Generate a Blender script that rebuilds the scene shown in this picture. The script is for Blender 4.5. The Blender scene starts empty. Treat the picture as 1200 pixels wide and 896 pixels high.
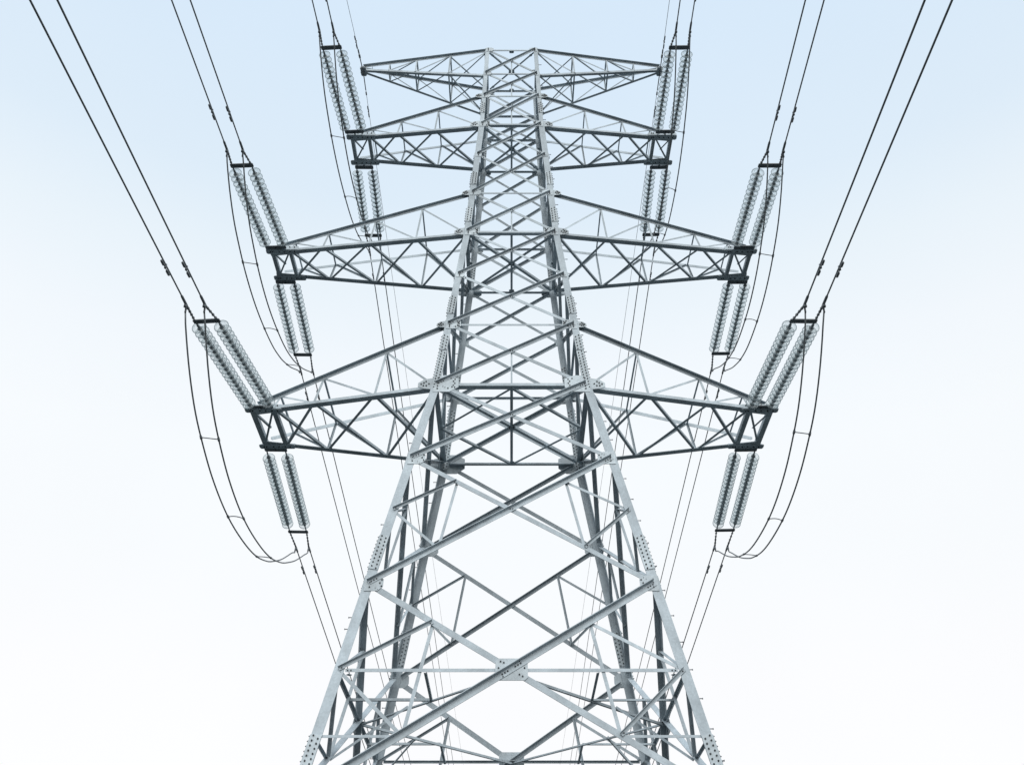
import bpy, bmesh, math, random
from mathutils import Vector as V, Matrix
random.seed(7)
R = math.radians
S = 1.75                      # metres per working unit
CAMZ = 1.6                    # eye height above the ground
TY = 10.0                     # tower axis, in working units in front of the camera

# ------------------------------------------------------------ camera, sky, sun, exposure
scene = bpy.context.scene
cam_d = bpy.data.cameras.new('camera'); cam = bpy.data.objects.new('camera', cam_d)
scene.collection.objects.link(cam); scene.camera = cam
cam.location = (0, 0, CAMZ); cam.rotation_euler = (R(90 + 35.245), 0, 0)
cam_d.sensor_width = 36; cam_d.lens = 36 * 1141.85 / 1200
cam_d.shift_x = 0.5 / 1200
cam_d.clip_start = .05; cam_d.clip_end = 5000

SUN_EL, SUN_AZ = 40, 174      # azimuth measured from +Y (the view direction) clockwise: the sun is high behind the camera
world = bpy.data.worlds.new('World'); scene.world = world; world.use_nodes = True
nt = world.node_tree; nt.nodes.clear()
out = nt.nodes.new('ShaderNodeOutputWorld'); bg = nt.nodes.new('ShaderNodeBackground')
sky = nt.nodes.new('ShaderNodeTexSky'); sky.sky_type = 'NISHITA'; sky.sun_disc = False
sky.sun_elevation = R(SUN_EL); sky.sun_rotation = R(SUN_AZ)
sky.air_density = 1.0; sky.dust_density = 3.0; sky.ozone_density = 1.0
# bright high overcast veil, thinner towards the zenith, over the clear sky
tc = nt.nodes.new('ShaderNodeTexCoord'); sep = nt.nodes.new('ShaderNodeSeparateXYZ')
ramp = nt.nodes.new('ShaderNodeValToRGB'); cr = ramp.color_ramp
cr.interpolation = 'LINEAR'
VEIL = [(0.0, (10.5, 10.5, 10.6)), (0.30, (10.35, 10.35, 10.45)), (0.41, (10.05, 10.3, 10.5)), (0.50, (9.95, 10.3, 10.55)), (0.58, (9.5, 10.0, 10.45)), (0.65, (8.7, 9.55, 10.2)), (0.71, (7.8, 9.0, 10.1)), (0.80, (7.35, 8.75, 10.15)), (1.0, (6.8, 8.4, 10.1))]
cr.elements[0].position = 0.0; cr.elements[1].position = 1.0
for p_, c_ in VEIL[1:-1]: cr.elements.new(p_)
for e_, (p_, c_) in zip(cr.elements, VEIL): e_.position = p_; e_.color = (*[v / 12 for v in c_], 1)
mul = nt.nodes.new('ShaderNodeVectorMath'); mul.operation = 'SCALE'; mul.inputs['Scale'].default_value = 12
mix = nt.nodes.new('ShaderNodeMixRGB'); mix.inputs[0].default_value = .93
# very faint thin-cloud unevenness
nz = nt.nodes.new('ShaderNodeTexNoise'); nz.inputs['Scale'].default_value = 3.0; nz.inputs['Detail'].default_value = 5
mr = nt.nodes.new('ShaderNodeMapRange'); mr.inputs['To Min'].default_value = .975; mr.inputs['To Max'].default_value = 1.025
m2 = nt.nodes.new('ShaderNodeVectorMath'); m2.operation = 'SCALE'
L = nt.links.new
L(tc.outputs['Generated'], sep.inputs[0]); L(sep.outputs['Z'], ramp.inputs[0]); L(ramp.outputs[0], mul.inputs[0])
L(tc.outputs['Generated'], nz.inputs['Vector']); L(nz.outputs['Fac'], mr.inputs['Value'])
L(mul.outputs[0], m2.inputs[0]); L(mr.outputs[0], m2.inputs['Scale'])
L(sky.outputs[0], mix.inputs[1]); L(m2.outputs[0], mix.inputs[2]); L(mix.outputs[0], bg.inputs['Color'])
bg.inputs['Strength'].default_value = .10
L(bg.outputs[0], out.inputs['Surface'])

sun_d = bpy.data.lights.new('sun', 'SUN'); sun_o = bpy.data.objects.new('sun', sun_d)
scene.collection.objects.link(sun_o)
sun_d.energy = 2.3; sun_d.angle = R(60); sun_d.color = (1, .97, .93)
az = R(SUN_AZ); sd = V((math.sin(az) * math.cos(R(SUN_EL)), math.cos(az) * math.cos(R(SUN_EL)), math.sin(R(SUN_EL))))
sun_o.rotation_euler = sd.to_track_quat('Z', 'Y').to_euler(); sun_o.location = (0, -20, 40)
vs = scene.view_settings
vs.view_transform = 'Standard'; vs.look = 'None'; vs.exposure = 0; vs.gamma = 1; vs.use_curve_mapping = False
scene.cycles.transparent_max_bounces = 24; scene.cycles.transmission_bounces = 16; scene.cycles.max_bounces = 16

# ------------------------------------------------------------ materials
def mat(name, col, rough=.5, metal=0, var=.15, scale=6, detail=6, spec=.5, streak=False, bump=0):
    m = bpy.data.materials.new(name); m.use_nodes = True; t = m.node_tree; b = t.nodes['Principled BSDF']
    b.inputs['Roughness'].default_value = rough; b.inputs['Metallic'].default_value = metal
    b.inputs['Specular IOR Level'].default_value = spec
    tc = t.nodes.new('ShaderNodeTexCoord'); mp = t.nodes.new('ShaderNodeMapping')
    if streak: mp.inputs['Scale'].default_value = (1, 1, .25)
    n = t.nodes.new('ShaderNodeTexNoise'); n.inputs['Scale'].default_value = scale; n.inputs['Detail'].default_value = detail; n.inputs['Roughness'].default_value = .65
    r = t.nodes.new('ShaderNodeValToRGB')
    r.color_ramp.elements[0].position = .3; r.color_ramp.elements[1].position = .7
    r.color_ramp.elements[0].color = (*[c * (1 - var) for c in col], 1); r.color_ramp.elements[1].color = (*[min(1, c * (1 + var)) for c in col], 1)
    t.links.new(tc.outputs['Object'], mp.inputs['Vector']); t.links.new(mp.outputs[0], n.inputs['Vector'])
    t.links.new(n.outputs['Fac'], r.inputs[0])
    last = r.outputs[0]
    if streak:                                                  # galvanising spangle and rain-wash blotches
        v = t.nodes.new('ShaderNodeTexVoronoi'); v.inputs['Scale'].default_value = 34
        n2 = t.nodes.new('ShaderNodeTexNoise'); n2.inputs['Scale'].default_value = 1.9; n2.inputs['Detail'].default_value = 8
        a = t.nodes.new('ShaderNodeMapRange'); a.inputs['To Min'].default_value = .90; a.inputs['To Max'].default_value = 1.08
        a2 = t.nodes.new('ShaderNodeMapRange'); a2.inputs['From Min'].default_value = .3; a2.inputs['From Max'].default_value = .7; a2.inputs['To Min'].default_value = .78; a2.inputs['To Max'].default_value = 1.12
        t.links.new(tc.outputs['Object'], v.inputs['Vector']); t.links.new(tc.outputs['Object'], n2.inputs['Vector'])
        t.links.new(v.outputs['Color'], a.inputs['Value']); t.links.new(n2.outputs['Fac'], a2.inputs['Value'])
        mm = t.nodes.new('ShaderNodeMath'); mm.operation = 'MULTIPLY'
        t.links.new(a.outputs[0], mm.inputs[0]); t.links.new(a2.outputs[0], mm.inputs[1])
        sc = t.nodes.new('ShaderNodeVectorMath'); sc.operation = 'SCALE'
        oi = t.nodes.new('ShaderNodeObjectInfo'); a3 = t.nodes.new('ShaderNodeMapRange'); a3.inputs['To Min'].default_value = .86; a3.inputs['To Max'].default_value = 1.10
        m3 = t.nodes.new('ShaderNodeMath'); m3.operation = 'MULTIPLY'
        t.links.new(oi.outputs['Random'], a3.inputs['Value']); t.links.new(a3.outputs[0], m3.inputs[0]); t.links.new(mm.outputs[0], m3.inputs[1])
        t.links.new(last, sc.inputs[0]); t.links.new(m3.outputs[0], sc.inputs['Scale']); last = sc.outputs[0]
    t.links.new(last, b.inputs['Base Color'])
    if bump:
        bp = t.nodes.new('ShaderNodeBump'); bp.inputs['Strength'].default_value = bump; bp.inputs['Distance'].default_value = .02
        t.links.new(n.outputs['Fac'], bp.inputs['Height']); t.links.new(bp.outputs[0], b.inputs['Normal'])
    return m
STEEL = mat('galvanised_steel', (.40, .465, .505), .6, 0, .13, 3.2, 8, .25, True)
PLATE = mat('galvanised_plate', (.44, .505, .54), .55, 0, .12, 5, 8, .25, True)
BOLT = mat('shade_toned_bolt_steel', (.035, .045, .052), .6, 0, .3, 30)  # shade and contrast around the bolt heads, painted in as near-black steel
DARK = mat('dark_fitting_steel', (.12, .14, .155), .5, 0, .3, 12)
CAP = mat('cap_and_pin_metal', (.20, .235, .255), .55, 0, .3, 14)
WIRE = mat('weathered_conductor', (.12, .14, .15), .6, 0, .2, 8)
EWIRE = mat('earth_wire_steel', (.18, .19, .19), .5, 0, .2, 8)
CONC = mat('footing_concrete', (.34, .33, .31), .9, 0, .15, 4, 8, .3, bump=.3)
GRASS = mat('field_ground', (.042, .050, .051), .95, 0, .35, .6, 12, .2, bump=.4)
GLASS = bpy.data.materials.new('insulator_glass'); GLASS.use_nodes = True
t = GLASS.node_tree; t.nodes.clear()
def glassy(t, tint, blend, power, grey, lo):
    o_ = t.nodes.new('ShaderNodeOutputMaterial'); g_ = t.nodes.new('ShaderNodeBsdfPrincipled')
    g_.inputs['Base Color'].default_value = (*grey, 1); g_.inputs['Roughness'].default_value = .12
    tr_ = t.nodes.new('ShaderNodeBsdfTransparent'); tr_.inputs['Color'].default_value = (*tint, 1)
    lw_ = t.nodes.new('ShaderNodeLayerWeight'); lw_.inputs['Blend'].default_value = blend
    pw_ = t.nodes.new('ShaderNodeMath'); pw_.operation = 'POWER'; pw_.inputs[1].default_value = power
    mr_ = t.nodes.new('ShaderNodeMapRange'); mr_.inputs['To Min'].default_value = lo; mr_.inputs['To Max'].default_value = .85
    mx_ = t.nodes.new('ShaderNodeMixShader')
    t.links.new(lw_.outputs['Facing'], pw_.inputs[0]); t.links.new(pw_.outputs[0], mr_.inputs['Value']); t.links.new(mr_.outputs[0], mx_.inputs[0])
    t.links.new(tr_.outputs[0], mx_.inputs[1]); t.links.new(g_.outputs[0], mx_.inputs[2]); t.links.new(mx_.outputs[0], o_.inputs['Surface'])
glassy(t, (.93, .95, .955), .45, 1.6, (.66, .72, .74), .08)
RIM = bpy.data.materials.new('glass_edge_bead'); RIM.use_nodes = True; RIM.node_tree.nodes.clear()
glassy(RIM.node_tree, (.76, .81, .83), .5, 1.0, (.25, .30, .325), .28)

# ------------------------------------------------------------ helpers
C = scene.collection
def W(p): return V((p[0] * S, (p[1] + TY) * S, p[2] * S + CAMZ))      # tower-centred working units -> metres
def link_mesh(name, bm, m, parent=None, smooth=False):
    me = bpy.data.meshes.new(name); bmesh.ops.recalc_face_normals(bm, faces=bm.faces); bm.to_mesh(me); bm.free()
    for x in (m if isinstance(m, (list, tuple)) else [m]): me.materials.append(x)
    if smooth:
        for f in me.polygons: f.use_smooth = True
    o = bpy.data.objects.new(name, me); C.objects.link(o)
    if parent is not None:
        o.parent = parent; o.matrix_parent_inverse = world_of(parent).inverted()
    return o
def world_of(o):
    m = o.matrix_basis.copy()
    return m if o.parent is None else world_of(o.parent) @ o.matrix_parent_inverse @ m
def empty(name, loc, parent=None):
    o = bpy.data.objects.new(name, None); C.objects.link(o); o.location = loc; o.empty_display_size = .3
    if parent is not None: o.parent = parent; o.matrix_parent_inverse = world_of(parent).inverted()
    return o
def tag(o, label=None, cat=None, group=None, kind=None):
    if label: o['label'] = label
    if cat: o['category'] = cat
    if group: o['group'] = group
    if kind: o['kind'] = kind
    return o
def frame_of(A, B, n):
    d = (B - A).normalized(); n = (n - d * n.dot(d)).normalized(); e = n.cross(d)
    if e.z < -1e-6 or (abs(e.z) <= 1e-6 and e.x < 0): e = -e
    return d, n, e
def prism(bm, ring0, ring1, mi=0):
    a = [bm.verts.new(p) for p in ring0]; b = [bm.verts.new(p) for p in ring1]; k = len(a)
    fs = [bm.faces.new(a), bm.faces.new(b[::-1])]
    for i in range(k): fs.append(bm.faces.new((a[i], b[i], b[(i + 1) % k], a[(i + 1) % k])))
    for f in fs: f.material_index = mi
def angle(bm, A, B, b, n, edge=1, outw=1, off=0, tk=None, ea=0, eb=0, b2=None):
    """rolled angle section from A to B (metres): one flange in the plane of normal n, the other standing at its edge"""
    d, n, e = frame_of(A, B, n); tk = tk or max(.005, b * .11); b2 = b2 or b
    A = A + d * ea; B = B - d * eb
    h = b / 2 * edge; s = 1 if outw > 0 else -1
    prof = [(-h, 0), (h, 0), (h, s * b2), (h - tk * edge, s * b2), (h - tk * edge, s * tk), (-h, s * tk)]
    P = lambda O: [O + e * x + n * (y + off) for x, y in prof]
    prism(bm, P(A), P(B))
def slab(bm, c, ux, uy, un, lx, ly, t0, t1, mi=0, cut=0):
    """flat plate centred on c spanning lx by ly, from t0 to t1 along un, corners cut"""
    x, y = lx / 2, ly / 2
    if cut:
        q = [(-x + cut, -y), (x - cut, -y), (x, -y + cut), (x, y - cut), (x - cut, y), (-x + cut, y), (-x, y - cut), (-x, -y + cut)]
    else: q = [(-x, -y), (x, -y), (x, y), (-x, y)]
    prism(bm, [c + ux * a + uy * b + un * t0 for a, b in q], [c + ux * a + uy * b + un * t1 for a, b in q], mi)
def plate_poly(bm, pts, un, t0, t1, mi=0):
    prism(bm, [p + un * t0 for p in pts], [p + un * t1 for p in pts], mi)
def bolt(bm, c, un, r=.0155, h=.015, mi=1, k=6):
    a = un.orthogonal().normalized(); b = un.cross(a)
    ring = lambda z, rr: [c + a * (rr * math.cos(i * 2 * math.pi / k)) + b * (rr * math.sin(i * 2 * math.pi / k)) + un * z for i in range(k)]
    prism(bm, ring(-.002, r), ring(h, r), mi)
    prism(bm, ring(h - .001, r * .5), ring(h * 1.9, r * .5), mi)
def tube(bm, pts, r, k=8, mi=0):
    rings = []; prev = None
    for i, p in enumerate(pts):
        d = (pts[min(i + 1, len(pts) - 1)] - pts[max(i - 1, 0)]).normalized()
        a = d.orthogonal().normalized() if prev is None else (prev - d * prev.dot(d)).normalized()
        prev = a; b = d.cross(a); rr = r[i] if isinstance(r, (list, tuple)) else r
        rings.append([bm.verts.new(p + a * (rr * math.cos(j * 2 * math.pi / k)) + b * (rr * math.sin(j * 2 * math.pi / k))) for j in range(k)])
    for q in range(len(rings) - 1):
        for j in range(k):
            f = bm.faces.new((rings[q][j], rings[q + 1][j], rings[q + 1][(j + 1) % k], rings[q][(j + 1) % k])); f.material_index = mi; f.smooth = True
    for rg in (rings[0], rings[-1][::-1]):
        f = bm.faces.new(rg); f.material_index = mi
def lathe(bm, prof, k=24, mi=0, closed=False):
    rings = [[bm.verts.new((r * math.cos(j * 2 * math.pi / k), r * math.sin(j * 2 * math.pi / k), z)) for j in range(k)] for r, z in prof]
    n = len(rings)
    for q in range(n if closed else n - 1):
        a, b = rings[q], rings[(q + 1) % n]
        for j in range(k):
            f = bm.faces.new((a[j], b[j], b[(j + 1) % k], a[(j + 1) % k])); f.smooth = True; f.material_index = mi
    if not closed:
        for rg in (rings[0], rings[-1]):
            f = bm.faces.new(rg); f.material_index = mi
def lerp(a, b, t): return a + (b - a) * t

# ------------------------------------------------------------ ground
bm = bmesh.new()
N = 60; ext = 2500
def gz(x, y):
    r = math.hypot(x, y - 17.5)
    return (0.06 * math.sin(x * .21) * math.cos(y * .17) + .04 * math.sin(x * .9 + y * .6)) * min(1, max(0, (r - 9) / 6)) if r < 400 else 0
cs = [math.copysign(ext * abs(i / (N / 2)) ** 3, i) for i in range(-N // 2, N // 2 + 1)]
vv = [[bm.verts.new((x, y + 17.5, gz(x, y + 17.5))) for x in cs] for y in cs]
for i in range(N):
    for j in range(N): bm.faces.new((vv[i][j], vv[i][j + 1], vv[i + 1][j + 1], vv[i + 1][j]))
tag(link_mesh('ground', bm, GRASS, smooth=True), kind='structure')

# ------------------------------------------------------------ the tower
Z = {1: 13.237, 2: 12.622, 3: 12.068, 4: 11.386, 5: 10.672, 6: 9.845, 7: 9.065, 8: 8.231, 9: 7.355, 10: 6.401, 11: 5.293, 12: 3.750, 14: 1.748, 15: -.75}
KN = [(-.9, 2.2205), (6.401, .8579), (9.065, .5865), (11.386, .4387), (13.237, .3809)]
def w(z):
    if z <= KN[0][0]: return KN[0][1]
    for (a, wa), (b, wb) in zip(KN, KN[1:]):
        if z <= b: return lerp(wa, wb, (z - a) / (b - a))
    return KN[-1][1] + (z - KN[-1][0]) * (KN[-1][1] - KN[-2][1]) / (KN[-1][0] - KN[-2][0])
Z[13] = Z[14] + (Z[12] - Z[14]) * w(Z[14]) / (w(Z[14]) + w(Z[12]))
def lw(z):                       # leg flange width
    return .094 if z < 6.6 else .082 if z < 11.45 else .062
tower = empty('lattice_tower', W((0, 0, (0 - CAMZ) / S)))
tag(tower, 'tall grey galvanised steel lattice pylon with six tapered crossarms and two earth-wire arms', 'pylon')
def rotk(v, k):
    for _ in range(k): v = V((-v.y, v.x, v.z))
    return v
def face_n(k, z):
    dw = (w(z + .05) - w(z - .05)) / .1
    return rotk(V((0, -1, -dw)).normalized(), k)
def FP(k, u, z):                 # point on face k: u = -1..1 across the face at height z
    return W(rotk(V((u * w(z), -w(z), z)), k))

# legs: heavy rolled angles, corner outwards, stepping down in size towards the top
for sx, sy in ((-1, -1), (1, -1), (1, 1), (-1, 1)):
    bm = bmesh.new()
    for z0, z1, b in ((-.9, 6.47, .094), (6.47, 11.45, .082), (11.45, 13.29, .062)):
        zs = [z0] + [kz for kz, _ in KN if z0 < kz < z1] + [z1]; tk = .0085; rings = []
        for z in zs:
            c = w(z) + b / 2 - (.006 if b < .09 else 0) * 0
            pr = [(c, c), (c - b, c), (c - b, c - tk), (c - tk, c - tk), (c - tk, c - b), (c, c - b)]
            rings.append([W((sx * x, sy * y, z)) for x, y in pr])
        for a, b_ in zip(rings, rings[1:]): prism(bm, a, b_)
    leg = link_mesh('leg', bm, STEEL, tower)
    # splice cover plates with their bolt rows
    for zc, zh in ((4.11, .195), (6.62, .30), (7.06, .12), (7.69, .15), (9.40, .14), (10.15, .13), (11.78, .12), (1.95, .34)):
        bm = bmesh.new(); b = lw(zc)
        for ax in (0, 1):
            if ax == 0: n = face_n(0, zc); n = V((0, sy * abs(n.y), n.z)); ux = V((sx, 0, 0))
            else: n = face_n(0, zc); n = V((sx * abs(n.y), 0, n.z)); ux = V((0, sy, 0))
            Cc = lambda z, u: W((sx * (w(z) + (b / 2 if ax else u)), sy * (w(z) + (u if ax else b / 2)), z))
            c = Cc(zc, 0); uy = (Cc(zc + zh, 0) - Cc(zc - zh, 0)); ln = uy.length; uy.normalize()
            ux = (ux - uy * ux.dot(uy)).normalized(); n = ux.cross(uy); n = n if n.dot(V((sx * ax, sy * (1 - ax), 0))) > 0 else -n
            slab(bm, c, ux, uy, n, b * S * .97, ln, .001, .014, 0, .006)
            nb = max(4, int(ln / .075))
            for i in range(nb):
                yy = (i + .5) / nb * ln - ln / 2
                for j, q in enumerate((-.24, .24)):
                    bolt(bm, c + uy * (yy + (.018 if j else -.018)) + ux * (q * b * S) + n * .014, n, .0145, .013)
        link_mesh('splice_plate', bm, [PLATE, BOLT], leg)
        if sy == 1:
            bm = bmesh.new(); ux = V((sx, 0, 0)); n = face_n(0, zc); n = V((0, -abs(n.y), -n.z))
            Cc = lambda z: W((sx * (w(z) - .008), sy * (w(z) + b / 2), z))
            c = Cc(zc); uy = Cc(zc + zh) - Cc(zc - zh); ln = uy.length; uy.normalize(); ux = (ux - uy * ux.dot(uy)).normalized()
            n = ux.cross(uy).normalized(); n = n if n.y < 0 else -n
            slab(bm, c, ux, uy, n, b * S * .72, ln, .016, .026, 0, .006)
            nb = max(4, int(ln / .075))
            for i in range(nb):
                for q in (-.2, .2): bolt(bm, c + uy * ((i + .5) / nb * ln - ln / 2 + (.018 if q > 0 else -.018)) + ux * (q * b * S) + n * .026, n, .0145, .013)
            link_mesh('splice_plate', bm, [PLATE, BOLT], leg)
    # step bolts on two opposite legs, a few low ones on the others
    if sx == 1 and sy == -1 or sx == -1 and sy == 1: zz = [.2 + .27 * i for i in range(48)]
    elif sx == -1 and sy == -1: zz = [3.3, 3.42, 4.47, 5.55]
    else: zz = []
    for i, z in enumerate(zz):
        bm = bmesh.new(); b = lw(z); c = W((sx * (w(z) + b / 2), sy * (w(z) - .1 * b), z)); d = V((sx, 0, 0))
        tube(bm, [c - d * .012, c + d * .068], .0075, 8); tube(bm, [c + d * .068, c + d * .078], .013, 6)
        tube(bm, [c - d * .001, c + d * .012], .017, 6)
        link_mesh('step_bolt', bm, DARK, leg)

GT = .012                                         # gusset plate thickness, m
def member(name, fn, m=STEEL, parent=None):
    bm = bmesh.new(); fn(bm); return link_mesh(name, bm, m, parent or tower)
panels = [(1, 2, .036), (2, 3, .036), (3, 4, .038), (4, 5, .034), (5, 6, .036), (6, 7, .040), (7, 8, .038), (8, 9, .042), (9, 10, .044), (10, 11, .048), (11, 12, .050), (12, 14, .060), (14, 15, .060)]
def end_bolts(bm, A, B, n, b, off, edge, ea, eb, num=2):
    d, n, e = frame_of(A, B, n)
    for P0, sg, q in ((A, 1, ea), (B, -1, eb)):
        for i in range(num): bolt(bm, P0 + d * sg * (q + .035 + .05 * i) + n * (off) - e * edge * b * .1, n, .012, .011)
for ia, ib, b in panels:
    za, zb = Z[ia], Z[ib]; bb = b * S
    for k in range(4):
        n = face_n(k, (za + zb) / 2); base = lw(za) * 0
        off = lw((za + zb) / 2) * S / 2                    # outer surface of the leg flange
        hl = lw(za) * S
        # rising member, bolted on outside, flange standing outwards along its upper edge
        def f(bm):
            A, B = FP(k, -1, zb), FP(k, 1, za)
            angle(bm, A, B, bb, n, 1, 1, off + GT, None, .0, .0, bb * .85) if k % 2 == 0 else angle(bm, A, B, bb, n, 1, -1, off + GT * 1.9, None, hl * .35, hl * .35)
            end_bolts(bm, A, B, n, bb, off + GT + bb * .11, 1, .02, .02, 3 if ib > 9 else 2)
        member('diagonal_brace', f, [STEEL, BOLT])
        # falling member behind it, flange standing inwards
        def f(bm):
            A, B = FP(k, -1, za), FP(k, 1, zb)
            angle(bm, A, B, bb * (.98), n, 1, -1, off - .001, None, hl * .75, hl * .75)
            end_bolts(bm, A, B, n, bb, off, 1, hl * .75, hl * .75, 2)
        member('diagonal_brace', f, [STEEL, BOLT])
        # bolts at the crossing
        t = w(zb) / (w(za) + w(zb)); zx = zb + (za - zb) * t
        c = FP(k, 0, zx)
        if ib == 14:
            def f(bm):
                ux = rotk(V((1, 0, 0)), k); uy = ux.cross(n); uy = uy if uy.z > 0 else -uy
                slab(bm, c, ux, uy, n, .50, .37, off + .0005, off + GT - .0005, 0, .05)
                for x, y in ((-.17, .13), (-.12, .11), (-.2, .02), (.2, .02), (.17, -.12), (.12, -.09), (-.13, -.13), (.12, .13)):
                    bolt(bm, c + ux * x + uy * y + n * (off + GT - .0005), n, .014, .013)
                d1 = (FP(k, 1, za) - FP(k, -1, zb)).normalized()
                for q in (-.17, -.12, -.07, .07, .12, .17): bolt(bm, c + d1 * q + n * (off + GT + bb * .11), n, .014, .013)
            member('gusset_plate', f, [PLATE, BOLT])
        else:
            def f(bm):
                ux = rotk(V((1, 0, 0)), k)
                slab(bm, c, ux, V((0, 0, 1)), n, bb * .9, bb * .7, off + .0005, off + GT - .0005, 0, .01)
                for q in (-.022, .022): bolt(bm, c + ux * q + n * (off + GT + bb * .11), n, .011, .011)
            member('packing_plate', f, [PLATE, BOLT])

# gusset plates at the leg nodes of every face
GS = {1: (.13, .09), 2: (.12, .10), 3: (.13, .10), 4: (.16, .13), 5: (.10, .09), 6: (.16, .11), 7: (.20, .15), 8: (.12, .10), 9: (.19, .15), 10: (.30, .26), 11: (.20, .17), 12: (.19, .17)}
for i, (gw, gh) in GS.items():
    for k in range(4):
        for s in (-1, 1):
            z = Z[i]; n = face_n(k, z - .02); off = lw(z - .02) * S / 2; b = lw(z)
            ux = rotk(V((1, 0, 0)), k) * s; uy = ux.cross(n).normalized(); uy = uy if uy.z > 0 else -uy
            c = FP(k, s, z)
            bm = bmesh.new(); X, Y = gw * S, gh * S; o = b * S / 2
            # from the leg's outer edge inwards across the face; shouldered corner
            q = [(o * .7, -Y * .5), (o * .7, Y * .5), (-X * .45, Y * .5), (o - X, Y * .28), (o - X, -Y * .22), (-X * .5, -Y * .5)]
            plate_poly(bm, [c + ux * a + uy * bb_ for a, bb_ in q], n, off + .0005, off + GT - .0005)
            nb = 3 if i not in (10, 7, 9) else 5
            for j in range(nb):
                t = (j + .5) / nb - .5
                bolt(bm, c + ux * (-o * .35) + uy * (t * Y * .8) + n * (off + GT - .001), n, .014, .013)
                if i in (4, 7, 9, 10, 11, 12): bolt(bm, c + ux * (o * .3 - X * .75 + (j % 2) * .03) + uy * (t * Y * .62) + n * (off + GT - .001), n, .014, .013)
            if i in (7, 9, 10, 4):
                for a, bb_ in ((-.55, .3), (-.65, .12), (-.45, -.3), (-.6, -.22)): bolt(bm, c + ux * (a * X) + uy * (bb_ * Y) + n * (off + GT - .001), n, .014, .013)
            link_mesh('gusset_plate', bm, [PLATE, BOLT], tower)

# horizontal struts
for i, b, heavy in ((1, .026, 0), (2, .028, 0), (3, .030, 0), (4, .038, 1), (6, .026, 0), (7, .042, 1), (9, .028, 0), (10, .052, 1), (13, .032, 0)):
    for k in range(4):
        z = Z[i]; n = face_n(k, z - .02); off = lw(z - .02) * S / 2; hl = lw(z) * S
        def f(bm):
            A, B = FP(k, -1, z), FP(k, 1, z)
            angle(bm, A, B, b * S * (.8 if heavy else 1), n, -1 if heavy else 1, -1, off - .016, None, hl * .6, hl * .6, b * S * (1.2 if heavy else 1))
            end_bolts(bm, A, B, n, b * S, off - .016, 1, hl * .62, hl * .62, 2)
        member('horizontal_strut', f, [STEEL, BOLT])
# short hanger from the crossing down to the heavy horizontals
for ia, ib in ((3, 4), (6, 7), (9, 10), (1, 2), (2, 3)):
    za, zb = Z[ia], Z[ib]; t = w(zb) / (w(za) + w(zb)); zx = zb + (za - zb) * t
    for k in range(4):
        n = face_n(k, zx); off = lw(zx) * S / 2
        def f(bm): angle(bm, FP(k, 0, zx), FP(k, .0001, zb), .020 * S, n, 1, -1, off - .016)
        member('hanger', f)

# plan bracing (diaphragms)
UP = V((0, 0, 1)); DN = V((0, 0, -1))
def plan(z, b, diamond=False, centre=True, cross=True):
    ww = w(z)
    if cross:
        for s in (-1, 1):
            def f(bm):
                angle(bm, W((-ww, -s * ww, z)), W((ww, s * ww, z)), b * S, DN, 1, -1, (.012 if s > 0 else -.012), None, .06, .06)
            member('plan_brace', f)
        def f(bm):
            slab(bm, W((0, 0, z)), V((1, 0, 0)), V((0, 1, 0)), DN, .16, .13, -.006, .006, 0, .03)
            for a, b2 in ((-.04, .03), (.04, .03), (-.04, -.03), (.04, -.03)): bolt(bm, W((0, 0, z)) + V((a, b2, -.006)), DN)
        member('plan_gusset', f, [PLATE, BOLT])
    if centre:
        def f(bm): angle(bm, W((0, -ww, z)), W((0, ww, z)), b * .8 * S, DN, 1, -1, .03)
        member('plan_brace', f)
    if diamond:
        for k in range(4):
            def f(bm):
                A = W(rotk(V((0, -ww, z)), k)); B = W(rotk(V((ww, 0, z)), k)); angle(bm, A, B, b * .7 * S, DN, 1, -1, .045 if k % 2 else .052)
            member('plan_brace', f)
    for k in range(4):                               # small node plates at the corners and mid-sides
        def f(bm):
            c = W(rotk(V((0, -ww + .01, z)), k)); slab(bm, c, V((1, 0, 0)), V((0, 1, 0)), DN, .13, .10, -.012, -.004, 0, .02)
            for q in (-.03, .03): bolt(bm, c + V((q, 0, -.0)) + DN * -.006, DN)
        member('plan_gusset', f, [PLATE, BOLT])
        def f(bm):
            c = W(rotk(V((-ww + .075, -ww + .075, z)), k)); g = .11 if 6 < z < 12 else .09
            slab(bm, c, V((1, 0, 0)), V((0, 1, 0)), DN, g, g, -.010, -.002, 0, .04)
        member('plan_gusset', f, [PLATE, BOLT])
plan(Z[1], .026, centre=False); plan(Z[4], .036); plan(Z[7], .038); plan(Z[10], .042, diamond=True)
plan(Z[13], .034, diamond=True, centre=False, cross=False)

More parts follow.
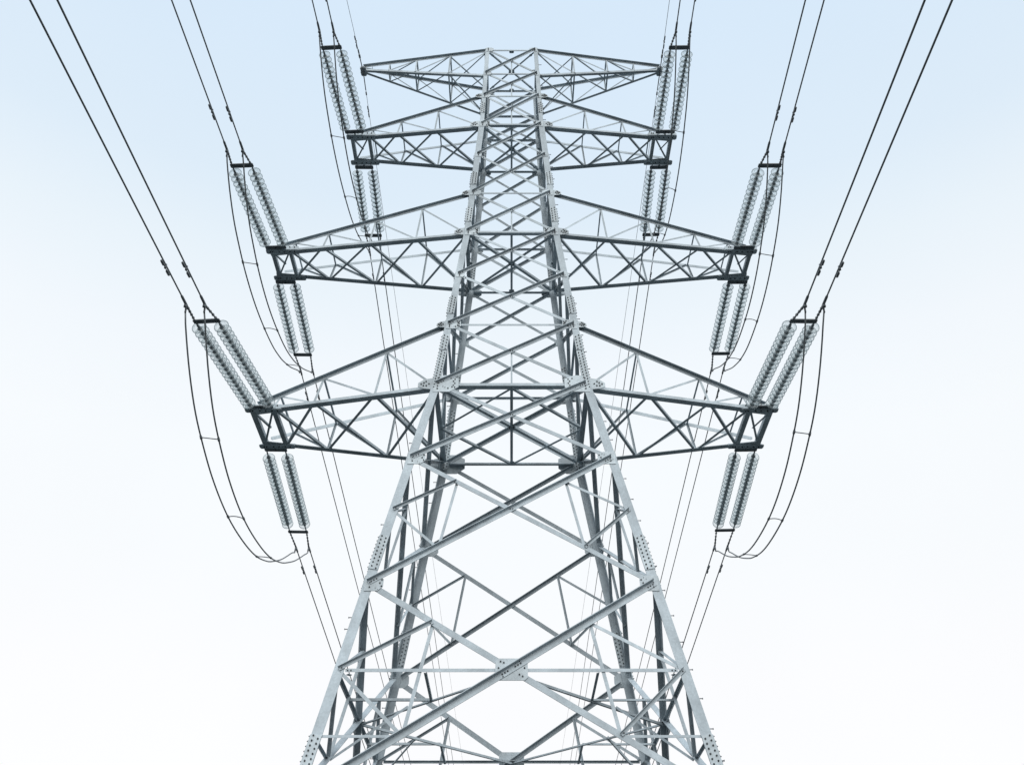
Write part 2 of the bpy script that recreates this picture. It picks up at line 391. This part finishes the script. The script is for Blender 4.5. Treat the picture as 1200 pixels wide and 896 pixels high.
# secondary bracing of the two tall lower panels
def panel_pts(za, zb):
    t = w(zb) / (w(za) + w(zb)); return zb + (za - zb) * t
def on_diag(za, zb, up, t):
    """point on a diagonal's left half: from the leg node at t=0 to the crossing at t=1, as (u*w, z) face coordinates"""
    zx = panel_pts(za, zb); zl = za if up else zb
    return lerp(w(zl), 0, t), lerp(zl, zx, t)
def FQ(k, s, xw, z): return W(rotk(V((s * xw, -w(z), z)), k))
for ia, ib, b in ((11, 12, .028), (12, 14, .032), (14, 15, .03)):
    za, zb = Z[ia], Z[ib]; zx = panel_pts(za, zb)
    for k in range(4):
        n = face_n(k, zx); off = lw(zx) * S / 2
        for s in (-1, 1):
            zm = zx
            Pu = on_diag(za, zb, True, .47); Pl = on_diag(za, zb, False, .47)
            M = FQ(k, s, w(zm), zm); U = FQ(k, s, *Pu); Lo = FQ(k, s, *Pl)
            for A, B, o2, ed, ow in ((M, U, off + GT + .001 if s < 0 and k % 2 == 0 else off - .02, 1, 1 if s < 0 and k % 2 == 0 else -1), (M, Lo, off - .02 if s < 0 or k % 2 else off + GT + .001, 1, -1 if s < 0 or k % 2 else 1), (U, Lo, off - .03, 1, -1)):
                def f(bm):
                    angle(bm, A, B, b * S, n, ed, ow, o2); end_bolts(bm, A, B, n, b * S, o2 + (.005 if ow > 0 else 0), 1, .015, .015, 1)
                member('secondary_brace', f, [STEEL, BOLT])
            if ia == 12:
                # level strut from the leg to the lower diagonal
                zl = Pl[1]
                def f(bm): angle(bm, FQ(k, s, w(zl), zl), FQ(k, s, *Pl), .024 * S, n, 1, -1, off - .02, None, .04, 0)
                member('secondary_brace', f)
# inner hip bracing hanging off the level diaphragm
z = Z[13]; ww = w(z); Pl = on_diag(Z[12], Z[14], False, .47)
for k in range(4):
    for s in (-1, 1):
        q1 = W(rotk(V((s * ww / 2, -ww - .035, z)), k)); dm = W(rotk(V((s * ww / 2, -ww / 2, z)), k))
        def f(bm): angle(bm, q1, dm, .024 * S, DN, 1, -1, .03)
        member('plan_brace', f)
        if k % 2 == 0: continue
        Q = FQ(k, s, *Pl)
        dd = W(rotk(V((s * ww * .34, -ww * .66, z)), k))
        def f(bm): angle(bm, Q, dd, .022 * S, V((0, 0, -1)), 1, -1, .01)
        member('hip_brace', f)

# foot stubs and concrete footings
for sx, sy in ((-1, -1), (1, -1), (1, 1), (-1, 1)):
    bm = bmesh.new(); zf = -.9; c = W((sx * w(zf), sy * w(zf), 0)); c.z = 0
    slab(bm, c, V((1, 0, 0)), V((0, 1, 0)), V((0, 0, 1)), 1.0, 1.0, -.5, .22, 0, .05)
    slab(bm, c, V((1, 0, 0)), V((0, 1, 0)), V((0, 0, 1)), .62, .62, .223, .36, 0, .04)
    tag(link_mesh('concrete_footing', bm, CONC), 'pale concrete footing block under a leg of the lattice pylon', 'footing', 'four footings under the pylon legs')

# ------------------------------------------------------------ crossarms
ARMS = {'lower': dict(zb=10, zt=9, xt=3.07, d=.37, fr=(.33, .66, .885), b=.052, up=.07),
        'middle': dict(zb=7, zt=6, xt=3.235, d=.24, fr=(.26, .50, .74, .91), b=.046, up=.07),
        'upper': dict(zb=4, zt=3, xt=2.38, d=.225, fr=(.36, .65, .87), b=.044, up=.06)}
def crossarm(level, side):
    a = ARMS[level]; zb, zt = Z[a['zb']], Z[a['zt']]; wb, wt = w(zb), w(zt); xt, d, b = a['xt'], a['d'], a['b']
    sgn = -1 if side == 'left' else 1
    arm = empty('crossarm', W((sgn * wb, 0, zb)), tower)
    arm['label'] = f'{level} crossarm on the {side} side of the pylon'
    def P(x, y, z): return W((sgn * x, y, z))
    def bot(s, sy): return P(lerp(wb, xt, s), sy * lerp(wb, d, s), zb)
    def top(s, sy): return P(lerp(wt, xt - .06, s), sy * lerp(wt, d, s), lerp(zt, zb + a['up'], s))
    nF = V((0, -1, 0))
    for sy in (-1, 1):
        nf = V((0, sy, 0))
        def f(bm):
            A, B = bot(.0, sy), bot(1.015, sy); angle(bm, A, B, b * .72 * S, nf, -1, -1, .012, b * S * .13, .03, 0, b * 1.6 * S)
        member('bottom_chord', f, STEEL, arm)
        def f(bm):
            A, B = top(0, sy), top(1, sy); angle(bm, A, B, b * .9 * S, nf, 1, 1, 0.0, None, .03, 0)
            end_bolts(bm, A, B, nf, b * S, .008, 1, .03, .03, 3)
        member('top_chord', f, [STEEL, BOLT], arm)
        # side plane posts and diagonals
        prev = None
        fr = [0] + list(a['fr'])
        for i, s in enumerate(fr[1:], 1):
            rb = b * (.52 if s < .8 else .42)
            def f(bm): angle(bm, top(s, sy), bot(s, sy), rb * S, nf, 1, -1, -.004, None, .01, .01)
            member('post', f, STEEL, arm)
            def f(bm): angle(bm, top(s, sy), bot(fr[i - 1], sy), rb * S, nf, 1, -1, -.012, None, .02, .05)
            member('diagonal', f, STEEL, arm)
        # gusset where the chord meets the leg
        for zz, yy, g in ((zb, wb, .24 if level == 'lower' else .19), (zt, wt, .15)):
            n0 = face_n(0, zz); n1 = V((0, sy * abs(n0.y), n0.z)); o3 = lw(zz - .02) * S / 2
            def f(bm):
                c = P(yy + lw(zz) / 2 + g * .28, sy * yy, zz); ux = V((sgn, 0, 0))
                uy = ux.cross(n1).normalized(); uy = uy if uy.z > 0 else -uy
                plate_poly(bm, [c + ux * p + uy * q for p, q in ((-g * S * .48, -g * S * .36), (-g * S * .48, g * S * .42), (g * S * .12, g * S * .30), (g * S * .40, g * S * .06), (g * S * .40, -g * S * .18), (g * S * .1, -g * S * .3))], n1, o3 - .014, o3 - .003)
                for p, q in ((.25, -.02), (.12, .06), (0, -.12), (.02, .15), (-.12, 0), (.14, -.12)): bolt(bm, c + ux * (p * g * S) + uy * (q * g * S) + n1 * (o3 - .003), n1)
            member('arm_gusset', f, [PLATE, BOLT], arm)
    fr = [0] + list(a['fr'])
    # cross ties between the two top chords
    for s in fr[1:]:
        def f(bm): angle(bm, top(s, -1), top(s, 1), b * .4 * S, V((0, 0, -1)), 1, -1, 0.01)
        member('cross_tie', f, STEEL, arm)
    # crossed plan bracing of the bottom plane
    for i in range(1, len(fr)):
        for sy in (-1, 1):
            bb = b * (.68 if i == 1 else .64)
            def f(bm): angle(bm, bot(fr[i - 1], sy), bot(fr[i], -sy), bb * S, V((0, 0, -1)), 1, -1, .016 + (.0 if sy < 0 else .009), .007, .06, .06)
            member('plan_diagonal', f, STEEL, arm)
    # tip: two channel beams between the chords, a small diagonal and long lug plates
    for s, bw in ((fr[-1], .056), (1.0, .064)):
        def f(bm):
            A, B = bot(s, -1), bot(s, 1); ex = V((0, .05, 0)); A = A - ex; B = B + ex
            dd, n, e = frame_of(A, B, V((0, 0, -1))); h = bw * S * (1 if level == 'lower' else .8) / 2
            prof = [(-h, 0), (h, 0), (h, -.10), (h - .008, -.10), (h - .008, -.008), (-h + .008, -.008), (-h + .008, -.10), (-h, -.10)]
            prism(bm, [A + e * x + n * (y + .034) for x, y in prof], [B + e * x + n * (y + .034) for x, y in prof])
        member('tip_beam', f, STEEL, arm)
    def f(bm): angle(bm, bot(fr[-1], -1), bot(1.0, 1), b * .5 * S, V((0, 0, -1)), 1, -1, .02)
    member('plan_diagonal', f, STEEL, arm)
    def f(bm): angle(bm, bot(1.0, -1), bot(lerp(fr[-1], 1, .45), 0), b * .45 * S, V((0, 0, -1)), 1, -1, .028)
    member('plan_diagonal', f, STEEL, arm)
    for sy in (-1, 1):
        def f(bm):
            xi = lerp(wb, xt, (fr[-1] + 1.03) / 2) - ((xt - wb) * (1.10 - fr[-1]) + .0686) / 2; xo = xt + .08; cx = (xi + xo) / 2; ln = (xo - xi) * S
            c = P(cx, sy * (lerp(wb, d, .95) + .012), zb); ux = V((1, 0, 0)); uy = V((0, 1, 0))
            slab(bm, c, ux, uy, DN, ln, .165, .036, .050, 0, .03)
            slab(bm, c + V((0, sy * .055, 0)), ux, UP, V((0, sy, 0)), ln * .98, .13, 0, .012, 0, .02)
            for q in (-.36, -.3, -.1, .05, .22, .36): 
                bolt(bm, c + ux * q * ln + DN * .05, DN); bolt(bm, c + ux * q * ln + V((0, sy * .067, .03)), V((0, sy, 0)))
        member('lug_plate', f, [STEEL, BOLT], arm)
    return arm
for lv in ARMS:
    for sd_ in ('left', 'right'): crossarm(lv, sd_)

def earth_arm(side):
    sgn = -1 if side == 'left' else 1
    zt, zb = Z[1], Z[2]; wt, wb = w(zt), w(zb); tip = V((2.40, 0, 13.30)); h = .02
    arm = empty('earth_wire_arm', W((sgn * wt, 0, zt)), tower); arm['label'] = f'pointed top arm on the {side} side of the pylon carrying the earth wire'
    def pt(lvl, sy, s):
        x0, z0 = (wt, zt) if lvl else (wb, zb)
        p = V((x0, sy * x0, z0)).lerp(V((2.40, sy * .03, 13.31 if lvl else 13.25)), s); return W((sgn * p.x, p.y, p.z))
    for sy in (-1, 1):
        for lvl in (1, 0):
            def f(bm): angle(bm, pt(lvl, sy, 0), pt(lvl, sy, 1), .040 * S, V((0, sy, 0)), 1 if lvl else -1, 1 if lvl and sy < 0 else -1, 0, None, .02, 0)
            member('chord', f, STEEL, arm)
    sts = [0, .30, .57, .79]
    for s in sts[1:]:
        bb = .022 if s < .7 else .016
        for a_, b_ in (((1, -1), (0, -1)), ((1, 1), (0, 1)), ((1, -1), (1, 1)), ((0, -1), (0, 1))):
            def f(bm): angle(bm, pt(*a_, s), pt(*b_, s), bb * S, V((1 * sgn, 0, 0)), 1, -1, 0)
            member('post', f, STEEL, arm)
    for i in range(1, 4):
        s0, s1 = sts[i - 1], sts[i]; bb = .018
        prs = [((1, -1), s0, (0, -1), s1), ((0, -1), s0, (0, 1), s1), ((1, -1), s0, (1, 1), s1), ((0, 1), s0, (1, 1), s1)]
        if i == 1: prs += [((1, 1), s0, (1, -1), s1), ((0, 1), s0, (0, -1), s1)]
        for j, (a_, sa, b_, sb) in enumerate(prs):
            A, B = pt(*a_, sa), pt(*b_, sb); n = V((0, 0, -1)) if a_[0] == b_[0] else V((0, -1, 0))
            def f(bm): angle(bm, A, B, bb * S, n, 1, -1, .004 * j)
            member('diagonal', f, STEEL, arm)
    def f(bm):
        c = W((sgn * 2.40, 0, 13.275)); 
        slab(bm, c, V((1, 0, 0)), UP, V((0, 1, 0)), .20, .17, -.075, -.06, 0, .04); slab(bm, c, V((1, 0, 0)), UP, V((0, 1, 0)), .20, .17, .06, .075, 0, .04)
        slab(bm, c, V((1, 0, 0)), V((0, 1, 0)), UP, .16, .30, -.082, -.07, 0, .03)
        for q in (-.05, 0, .05): bolt(bm, c + V((q, -.075, .02)), V((0, -1, 0)))
    member('tip_plate', f, [STEEL, BOLT], arm)
    if side == 'right':
        def f(bm):
            c = W((sgn * 2.22, -.03, 13.32)); tube(bm, [c, c + V((0, 0, .11)), c + V((.11, 0, .13)), c + V((.11, 0, .01))], .006, 6)
        member('handle_loop', f, STEEL, arm)
    else:
        def f(bm):
            c = W((sgn * 2.26, -.03, 13.30)); tube(bm, [c - V((0, 0, .04)), c + V((0, 0, .13))], .008, 6)
        member('step_bolt', f, STEEL, arm)
for sd_ in ('left', 'right'): earth_arm(sd_)

# ------------------------------------------------------------ insulator strings
bm = bmesh.new()
lathe(bm, [(.044, -.002), (.078, .003), (.108, .015), (.1265, .031), (.1225, .033), (.104, .021), (.100, .045), (.0955, .045), (.092, .018), (.076, .011), (.046, .008)], 28, 0, True)
rim = [(.1305 + .0068 * math.cos(a_ * math.pi / 3), .0365 + .0075 * math.sin(a_ * math.pi / 3)) for a_ in range(6)]
lathe(bm, rim, 28, 1, True)                       # thick moulded bead round the edge
lathe(bm, [(.0455 + .004 * math.cos(a_ * math.pi / 2), .003 + .006 * math.sin(a_ * math.pi / 2)) for a_ in range(4)], 20, 1, True)
disc_me = bpy.data.meshes.new('glass_disc'); bmesh.ops.recalc_face_normals(bm, faces=bm.faces); bm.to_mesh(disc_me); bm.free(); disc_me.materials.append(GLASS); disc_me.materials.append(RIM)
for p in disc_me.polygons: p.use_smooth = True
PITCH = .1545
DIRN = {('front', 'left'): 'left', }
def insulator_set(level, side, end, A, B, n):
    """A tower end, B line end (working units)"""
    A = W(A); B = W(B); D = (B - A).normalized(); X = V((1, 0, 0)); X = (X - D * X.dot(D)).normalized(); Yv = D.cross(X)
    root = empty('insulator_set', A)
    where = {'front': 'near', 'back': 'far'}[end]
    tag(root, f'twin glass insulator strings on the {where} edge of the {level} {side} crossarm tip', 'insulator', 'twin glass insulator strings at the crossarm tips')
    h = .235 * S / 2; ln = (B - A).length
    def f(bm):                                     # yoke plates, links and shackles at the tower end
        slab(bm, A + D * .05, X, D, Yv, 2 * h + .08, .12, -.009, .009, 0, .02)
        slab(bm, A + D * .045, X, D, Yv, .11, .10, -.017, .017, 0, .02)
        bolt(bm, A + D * .05 - Yv * .017, -Yv, .016); bolt(bm, A + D * .05 + Yv * .017, Yv, .016)
    member('yoke_plate', f, [DARK, BOLT], root)
    def f(bm):
        for s in (-1, 1):
            P0 = A - D * .10 + X * s * h * .85; tube(bm, [P0, A + D * .05 + X * s * h * .95], .011, 6)
            tube(bm, [P0 - Yv * .03, P0 + Yv * .03], .016, 6)
        tube(bm, [A - D * .08, A - D * .01], .02, 8)
    member('shackle', f, DARK, root)
    def f(bm):
        slab(bm, B - D * .04, X, D, Yv, 2 * h + .08, .12, -.009, .009, 0, .02)
        for s in (-1, 1):
            for q in (-.35, 0, .35): bolt(bm, B - D * .04 + X * s * h * (1 + 0 * q) + D * q * .05 + Yv * .009, Yv, .01)
    member('yoke_plate', f, [DARK, BOLT], root)
    gap = (ln - .09 - .09 - n * PITCH) / 2
    for s in (-1, 1):
        st = empty('insulator_string', A + D * .09 + X * s * h, root)
        q0 = A + X * s * h + D * (.07 + gap + .05)
        M = Matrix((X, Yv * 1.0, D)).transposed().to_4x4()
        def f(bm):
            tube(bm, [A + X * s * h + D * .05, q0], .017, 8)
            tube(bm, [q0 + D * (n * PITCH - .06), B + X * s * h - D * .04], .017, 8)
            for i in range(n):
                b2 = bmesh.new(); lathe(b2, [(.010, -.052), (.030, -.050), (.040, -.036), (.043, -.012), (.045, .006), (.042, .016), (.032, .020), (.026, .034), (.024, .086), (.028, .100), (.012, .106)], 14)
                me = bpy.data.meshes.new('tmp'); b2.to_mesh(me); b2.free(); me.transform(Matrix.Translation(q0 + D * (i * PITCH)) @ M)
                bm.from_mesh(me); bpy.data.meshes.remove(me)
        member('cap_and_pin', f, CAP, st)
        for i in range(n):
            g = bpy.data.objects.new('glass_disc', disc_me); C.objects.link(g); g.parent = st
            Mi = Matrix.Translation(q0 + D * (i * PITCH)) @ M @ Matrix.Rotation(random.uniform(0, 6.28), 4, 'Z')
            g.matrix_parent_inverse = Matrix.Identity(4); g.matrix_basis = world_of(st).inverted() @ Mi
    return root
def yt(y): return y - TY
# per circuit attachment data measured off the photograph (working units, absolute y)
LINES = {
 ('lower', 'left'):  dict(fA=(-2.945, 9.56, 6.385), fB=(-3.115, 7.74, 6.25), fC=(-3.145, 7.49, 6.23), fD=(-3.20, 3.94, 5.98), bA=(-2.965, 10.47, 6.385), bB=(-3.02, 12.50, 6.23), bC=(-3.03, 12.88, 6.20), bD=(-3.03, 16.3, 5.96), nf=19, nb=19, sag=1.14, sp=(.20, .43, .67)),
 ('lower', 'right'): dict(fA=(2.93, 9.56, 6.385), fB=(2.98, 7.74, 6.25), fC=(3.01, 7.49, 6.23), fD=(2.92, 3.94, 5.98), bA=(2.945, 10.47, 6.385), bB=(3.01, 12.45, 6.23), bC=(3.03, 12.85, 6.20), bD=(3.03, 16.3, 5.96), nf=19, nb=19, sag=1.06, sp=(.20, .47, .72)),
 ('middle', 'left'): dict(fA=(-3.17, 9.68, 9.045), fB=(-3.26, 8.08, 8.93), fC=(-3.28, 7.87, 8.92), fD=(-3.33, 4.5, 8.66), bA=(-3.17, 10.33, 9.045), bB=(-3.19, 11.93, 8.93), bC=(-3.19, 12.24, 8.91), bD=(-3.2, 16.3, 8.66), nf=16, nb=16, sag=.80, sp=(.27, .55, .84)),
 ('middle', 'right'): dict(fA=(3.13, 9.68, 9.045), fB=(3.12, 8.08, 8.93), fC=(3.13, 7.88, 8.92), fD=(2.98, 4.5, 8.66), bA=(3.17, 10.33, 9.045), bB=(3.19, 11.9, 8.93), bC=(3.20, 12.2, 8.91), bD=(3.23, 16.3, 8.66), nf=16, nb=16, sag=.82, sp=(.24, .50, .76)),
 ('upper', 'left'):  dict(fA=(-2.33, 9.68, 11.37), fB=(-2.43, 8.10, 11.26), fC=(-2.45, 7.88, 11.25), fD=(-2.53, 5.0, 11.04), bA=(-2.27, 10.32, 11.37), bB=(-2.285, 11.77, 11.27), bC=(-2.29, 12.05, 11.25), bD=(-2.30, 16.3, 10.98), nf=16, nb=14, sag=.78, sp=(.28, .54, .8)),
 ('upper', 'right'): dict(fA=(2.28, 9.68, 11.37), fB=(2.26, 8.10, 11.26), fC=(2.27, 7.88, 11.25), fD=(2.19, 5.0, 11.04), bA=(2.27, 10.32, 11.37), bB=(2.30, 11.75, 11.27), bC=(2.30, 12.05, 11.25), bD=(2.31, 16.3, 10.98), nf=16, nb=14, sag=.86, sp=(.25, .48, .75)),
}
def rel(p): return V((p[0], p[1] - TY, p[2]))
TW = .187 / 2            # half spacing of the twin bundle, working units
def span_pts(P0, P1, sgn_y):
    """parabola leaving P0 towards P1 and on for a 300 m span"""
    d = P1 - P0; L0 = abs(d.y); total = 170.0; sl = -d.z / L0; dx = d.x / L0
    k = sl / total
    ts = [0, .5, 1, 2, 3, 4.5, 6, 8, 10, 13, 16, 20, 25, 30, 40, 50, 60, 75, 90, 110, 130, 150, 170]
    # keep the measured point exactly on the curve
    sl2 = sl + k * L0
    return [V((P0.x + dx * t, P0.y + sgn_y * t, P0.z - sl2 * t + k * t * t)) for t in ts]
def damper(parent, P, D, n=UP, r=.024):
    def f(bm):
        c = P - UP * .058
        tube(bm, [c - D * .17, c - D * .08 + UP * .004, c + D * .08 + UP * .004, c + D * .17], .009, 6)
        for s in (-1, 1): tube(bm, [c + D * s * .07, c + D * s * .085, c + D * s * .19, c + D * s * .205], [.014, r, r * .92, .012], 10)
        tube(bm, [P + UP * .02, c - UP * .01], .020, 6)
    member('vibration_damper', f, DARK, parent)
for (lv, sd_), q in LINES.items():
    insulator_set(lv, sd_, 'front', rel(q['fA']), rel(q['fB']), q['nf'])
    insulator_set(lv, sd_, 'back', rel(q['bA']), rel(q['bB']), q['nb'])
    for end, kB, kC, kD, sy in (('near', 'fB', 'fC', 'fD', -1), ('far', 'bB', 'bC', 'bD', 1)):
        B, P0, P1 = rel(q[kB]), rel(q[kC]), rel(q[kD])
        for s in (-1, 1):
            inner = 'inner' if (s > 0) == (sd_ == 'left') else 'outer'
            off = V((s * TW, 0, 0)); yo = V((s * .235 / 2, 0, 0))
            pts = [W(p + off) for p in span_pts(P0, P1, sy)]
            bm = bmesh.new(); tube(bm, pts, .0138, 10)
            o = link_mesh('conductor_wire', bm, WIRE, smooth=True)
            tag(o, f'{inner} wire of the dark twin pair on the {end} side of the {lv} {sd_} crossarm', 'power line', 'twin conductor wires leaving the crossarms')
            a = W(B + yo); b2 = W(P0 + off); D = (pts[1] - pts[0]).normalized()
            def f(bm):
                m_ = a.lerp(b2, .5)
                tube(bm, [a - D * .03, m_, b2], [.012, .016, .022], 8)
                for i_ in range(4): 
                    c = a.lerp(b2, .15 + .22 * i_); tube(bm, [c - D * .016, c + D * .016], .026, 6)
                tube(bm, [b2 - D * .02, b2 + D * .03, b2 + D * .26, b2 + D * .30], [.022, .025, .024, .016], 10)
                # terminal pad pointing down to the jumper
                c = b2 + D * .05; tube(bm, [c, c - UP * .06 - D * .05, c - UP * .15 - D * .06], [.02, .018, .017], 8)
                tube(bm, [c - UP * .02, c - UP * .07], .03, 6)
            member('dead_end_clamp', f, DARK, o)
            dist = .62 * S + (.0 if s > 0 else .05)
            P = b2 + D * dist
            damper(o, P, D)
            if lv == 'lower' and end == 'far': pass
    # jumper loop
    P0, P1 = rel(q['fC']), rel(q['bC'])
    prof = [(0, .06), (.03, .22), (.08, .44), (.14, .64), (.20, .77), (.30, .92), (.42, 1.0), (.54, .985), (.66, .90), (.76, .745), (.82, .61), (.88, .455), (.93, .30), (.97, .17), (1.0, .085)]
    root = empty('jumper_loop', W(P0)); tag(root, f'hanging twin-wire jumper loop swinging below the {lv} {sd_} crossarm tip', 'jumper cable', 'jumper loops under the crossarms')
    def jp(t, s):
        i = max(j for j in range(len(prof) - 1) if prof[j][0] <= t) if t < 1 else len(prof) - 2
        # Catmull-Rom through the measured sag profile
        xs = [p[0] for p in prof]; ys = [p[1] for p in prof]
        def sl(j):
            j0, j1 = max(j - 1, 0), min(j + 1, len(prof) - 1); return (ys[j1] - ys[j0]) / (xs[j1] - xs[j0])
        h = xs[i + 1] - xs[i]; u = (t - xs[i]) / h
        yv = (2 * u ** 3 - 3 * u * u + 1) * ys[i] + (u ** 3 - 2 * u * u + u) * h * sl(i) + (-2 * u ** 3 + 3 * u * u) * ys[i + 1] + (u ** 3 - u * u) * h * sl(i + 1)
        p = P0.lerp(P1, t); return W(V((p.x + s * TW * (1 - .12 * math.sin(math.pi * t)), p.y + (.02 * s if 0 < t < 1 else 0), p.z - q['sag'] * yv)))
    for s in (-1, 1):
        def f(bm): tube(bm, [jp(i / 60, s) for i in range(61)], .015, 8)
        member('jumper_wire', f, WIRE, root)
    for i, t in enumerate(q['sp']):
        def f(bm):
            A, B = jp(t, -1), jp(t, 1); up = (jp(t - .02, 0) - jp(t + .02, 0)).normalized(); bow = .0 if i == 0 else .05
            tube(bm, [A.lerp(B, u / 8) + up * bow * math.sin(math.pi * u / 8) for u in range(9)], .010, 6)
            for c in (A, B): tube(bm, [c - up * .035, c + up * .035], .024, 8)
        member('spacer', f, DARK, root)

# earth wires
for sd_, sgn, xa in (('left', -1, -2.40), ('right', 1, 2.40)):
    T = rel((xa, 10, 13.20)); dx = -.055 if sd_ == 'left' else -.02
    pts = []
    for t in (170, 110, 60, 30, 15, 8, 4, 2, 1, .4): pts.append(W(V((T.x + dx * t * (1.0 if t < 4 else 1), T.y - t, T.z - .05 * t + .0003 * t * t))))
    pts.append(W(T))
    for t in (.4, 1, 2, 4, 8, 15, 30, 60, 110, 170): pts.append(W(V((T.x + .004 * t * -sgn, T.y + t, T.z - .055 * t + .00033 * t * t))))
    bm = bmesh.new(); tube(bm, pts, .0065, 6)
    o = link_mesh('earth_wire', bm, EWIRE, smooth=True)
    tag(o, f'thin grey earth wire running over the pointed {sd_} top arm of the pylon', 'earth wire', 'earth wires at the top of the pylon')
    def f(bm):
        for y0, y1, r in ((-.33, -.02, .014), (.02, .33, .014), (-.46, -.38, .02), (-.36, -.30, .028), (.36, .42, .02)):
            A = W(V((T.x + dx * max(0, -y0), T.y + y0, T.z - .05 * abs(y0)))); B = W(V((T.x + dx * max(0, -y1), T.y + y1, T.z - .05 * abs(y1)))); tube(bm, [A, B], r, 8)
        tube(bm, [W(T) - UP * .03, W(T) + UP * .1], .02, 8)
    member('tension_clamp', f, DARK, o)
    damper(o, W(V((T.x, T.y + .72, T.z - .04))), V((0, 1, 0)), r=.018)
    damper(o, W(V((T.x + dx * .62, T.y - .62, T.z - .03))), V((-dx, 1, 0)).normalized(), r=.02)
